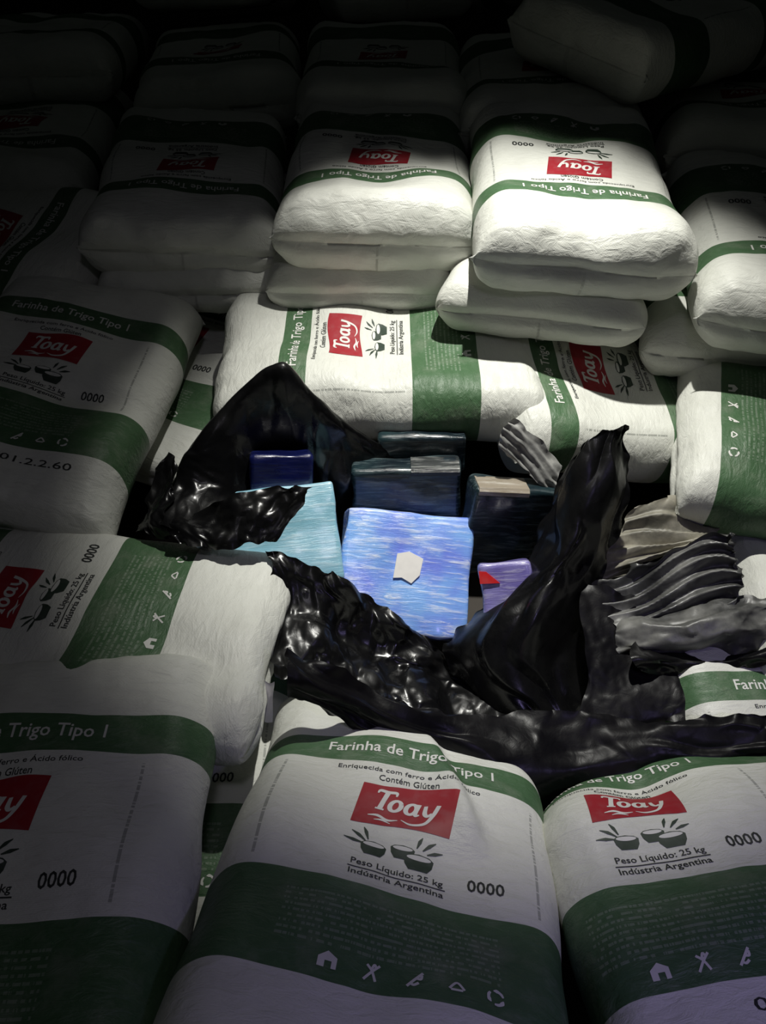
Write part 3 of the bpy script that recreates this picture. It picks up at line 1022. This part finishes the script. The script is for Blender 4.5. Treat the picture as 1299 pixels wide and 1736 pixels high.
b2 = bpy.data.objects.new('crumpled_plastic_bag', None)
COL.objects.link(b2)
tag(b2, 'dusty black plastic bag gathered in pleats at the right of the pit', 'plastic bag')
film('pleated_panel', [
    row((1075, 862, 1.16), (1120, 848, 1.17), (1165, 852, 1.17), (1218, 882, 1.14)),
    row((1045, 900, 1.12), (1100, 890, 1.13), (1155, 885, 1.13), (1218, 902, 1.11)),
    row((1020, 945, 1.08), (1080, 935, 1.08), (1145, 920, 1.085), (1215, 910, 1.085)),
    row((990, 1000, 1.05), (1060, 970, 1.06), (1140, 938, 1.065), (1212, 912, 1.07)),
], 'ochre_film', 311, b2, crumple=.007, slack=.01, pleat=(5.0, .020, 0), crisp=.002, res=.005, stretch=(1, .4), fold_wl=.05)
film('pleated_panel', [
    row((982, 1002, 1.02), (1060, 968, 1.03), (1140, 935, 1.04), (1216, 900, 1.05), (1246, 905, 1.04)),
    row((1000, 1022, .99), (1070, 1000, 1.0), (1145, 972, 1.01), (1220, 943, 1.02), (1254, 945, 1.01)),
    row((1025, 1044, .96), (1085, 1030, .97), (1150, 1010, .98), (1220, 988, .985), (1256, 985, .98)),
    row((1050, 1068, .93), (1100, 1060, .94), (1155, 1050, .945), (1215, 1035, .95), (1250, 1025, .95)),
], 'dusty_film', 312, b2, crumple=.006, slack=.01, pleat=(5.2, .022, 0), crisp=.002, res=.005, stretch=(1, .35), fold_wl=.05)
film('rolled_fold', [
    row((1045, 1055, .96), (1110, 1045, .955), (1180, 1030, .96), (1245, 1010, .97), (1310, 1000, .97)),
    row((1045, 1075, .92), (1110, 1065, .915), (1180, 1050, .915), (1250, 1030, .925), (1315, 1025, .93)),
    row((1050, 1105, .89), (1115, 1100, .88), (1185, 1090, .88), (1255, 1075, .88), (1315, 1070, .89)),
    row((1065, 1125, .90), (1125, 1125, .89), (1190, 1120, .88), (1255, 1108, .88), (1315, 1100, .89)),
], 'dusty_film', 313, b2, crumple=.010, slack=.02, fold_wl=.05, stretch=(1, .5))
film('rolled_fold', [
    row((1070, 1095, .90), (1130, 1095, .90), (1200, 1100, .90), (1270, 1090, .90), (1330, 1075, .90)),
    row((1070, 1115, .86), (1130, 1118, .86), (1200, 1122, .86), (1270, 1110, .86), (1330, 1095, .86)),
    row((1085, 1135, .85), (1140, 1145, .85), (1200, 1150, .85), (1260, 1135, .85), (1330, 1115, .85)),
], 'black_film', 315, b2, crumple=.009, slack=.02, fold_wl=.05, stretch=(1, .5))

b3 = film('plastic_sheet', [
    row((475, 1105, .755), (570, 1140, .75), (680, 1185, .74), (790, 1215, .735), (900, 1205, .755), (1010, 1215, .745), (1120, 1220, .735), (1220, 1210, .73), (1310, 1215, .72)),
    row((478, 1130, .73), (570, 1165, .725), (680, 1208, .715), (790, 1240, .705), (900, 1250, .71), (1010, 1255, .70), (1120, 1255, .70), (1220, 1245, .70), (1310, 1240, .70)),
    row((485, 1150, .715), (575, 1190, .705), (685, 1232, .695), (790, 1268, .68), (900, 1300, .665), (1010, 1300, .665), (1120, 1290, .67), (1220, 1275, .675), (1310, 1262, .68)),
    row((490, 1168, .71), (580, 1212, .695), (690, 1255, .68), (792, 1292, .665), (900, 1355, .63), (1010, 1345, .635), (1120, 1320, .65), (1220, 1300, .66), (1310, 1285, .67)),
    row((500, 1190, .71), (590, 1235, .69), (695, 1280, .67), (795, 1320, .65), (900, 1420, .60), (1010, 1400, .605), (1120, 1360, .63), (1220, 1325, .65), (1310, 1305, .66)),
], 'matte_film', 317, None, crumple=.012, slack=.015, fold_wl=.07, pleat=(2.4, .012, 0), crisp=.003, stretch=(1, .4))
tag(b3, 'long black plastic sheet lying across behind the front row of sacks', 'plastic sheet')

b4 = film('film_strip', [
    row((872, 708, 1.270), (915, 745, 1.260), (960, 790, 1.240)),
    row((858, 730, 1.250), (900, 772, 1.240), (945, 815, 1.220)),
    row((843, 755, 1.240), (885, 795, 1.230), (928, 838, 1.210)),
], 'grey_film', 319, None, crumple=.006, slack=.01, pleat=(4, .008, 0), res=.005, fold_wl=.035, stretch=(1, .4))
tag(b4, 'crinkled greyish film strip behind the tall black flap', 'film')

# small bright paper strip sticking up beside the middle front sack
st = film('paper_strip', [row((449, 1153, .72), (456, 1158, .72), (464, 1155, .72)), row((452, 1185, .705), (457, 1186, .705), (462, 1185, .705)), row((450, 1225, .69), (456, 1226, .69), (463, 1225, .69))],
          'paper_white', 321, None, crumple=.001, crisp=.0005, slack=.01, res=.004, ragged=.0005)
tag(st, 'narrow white paper strip standing behind the middle front sack', 'paper strip')
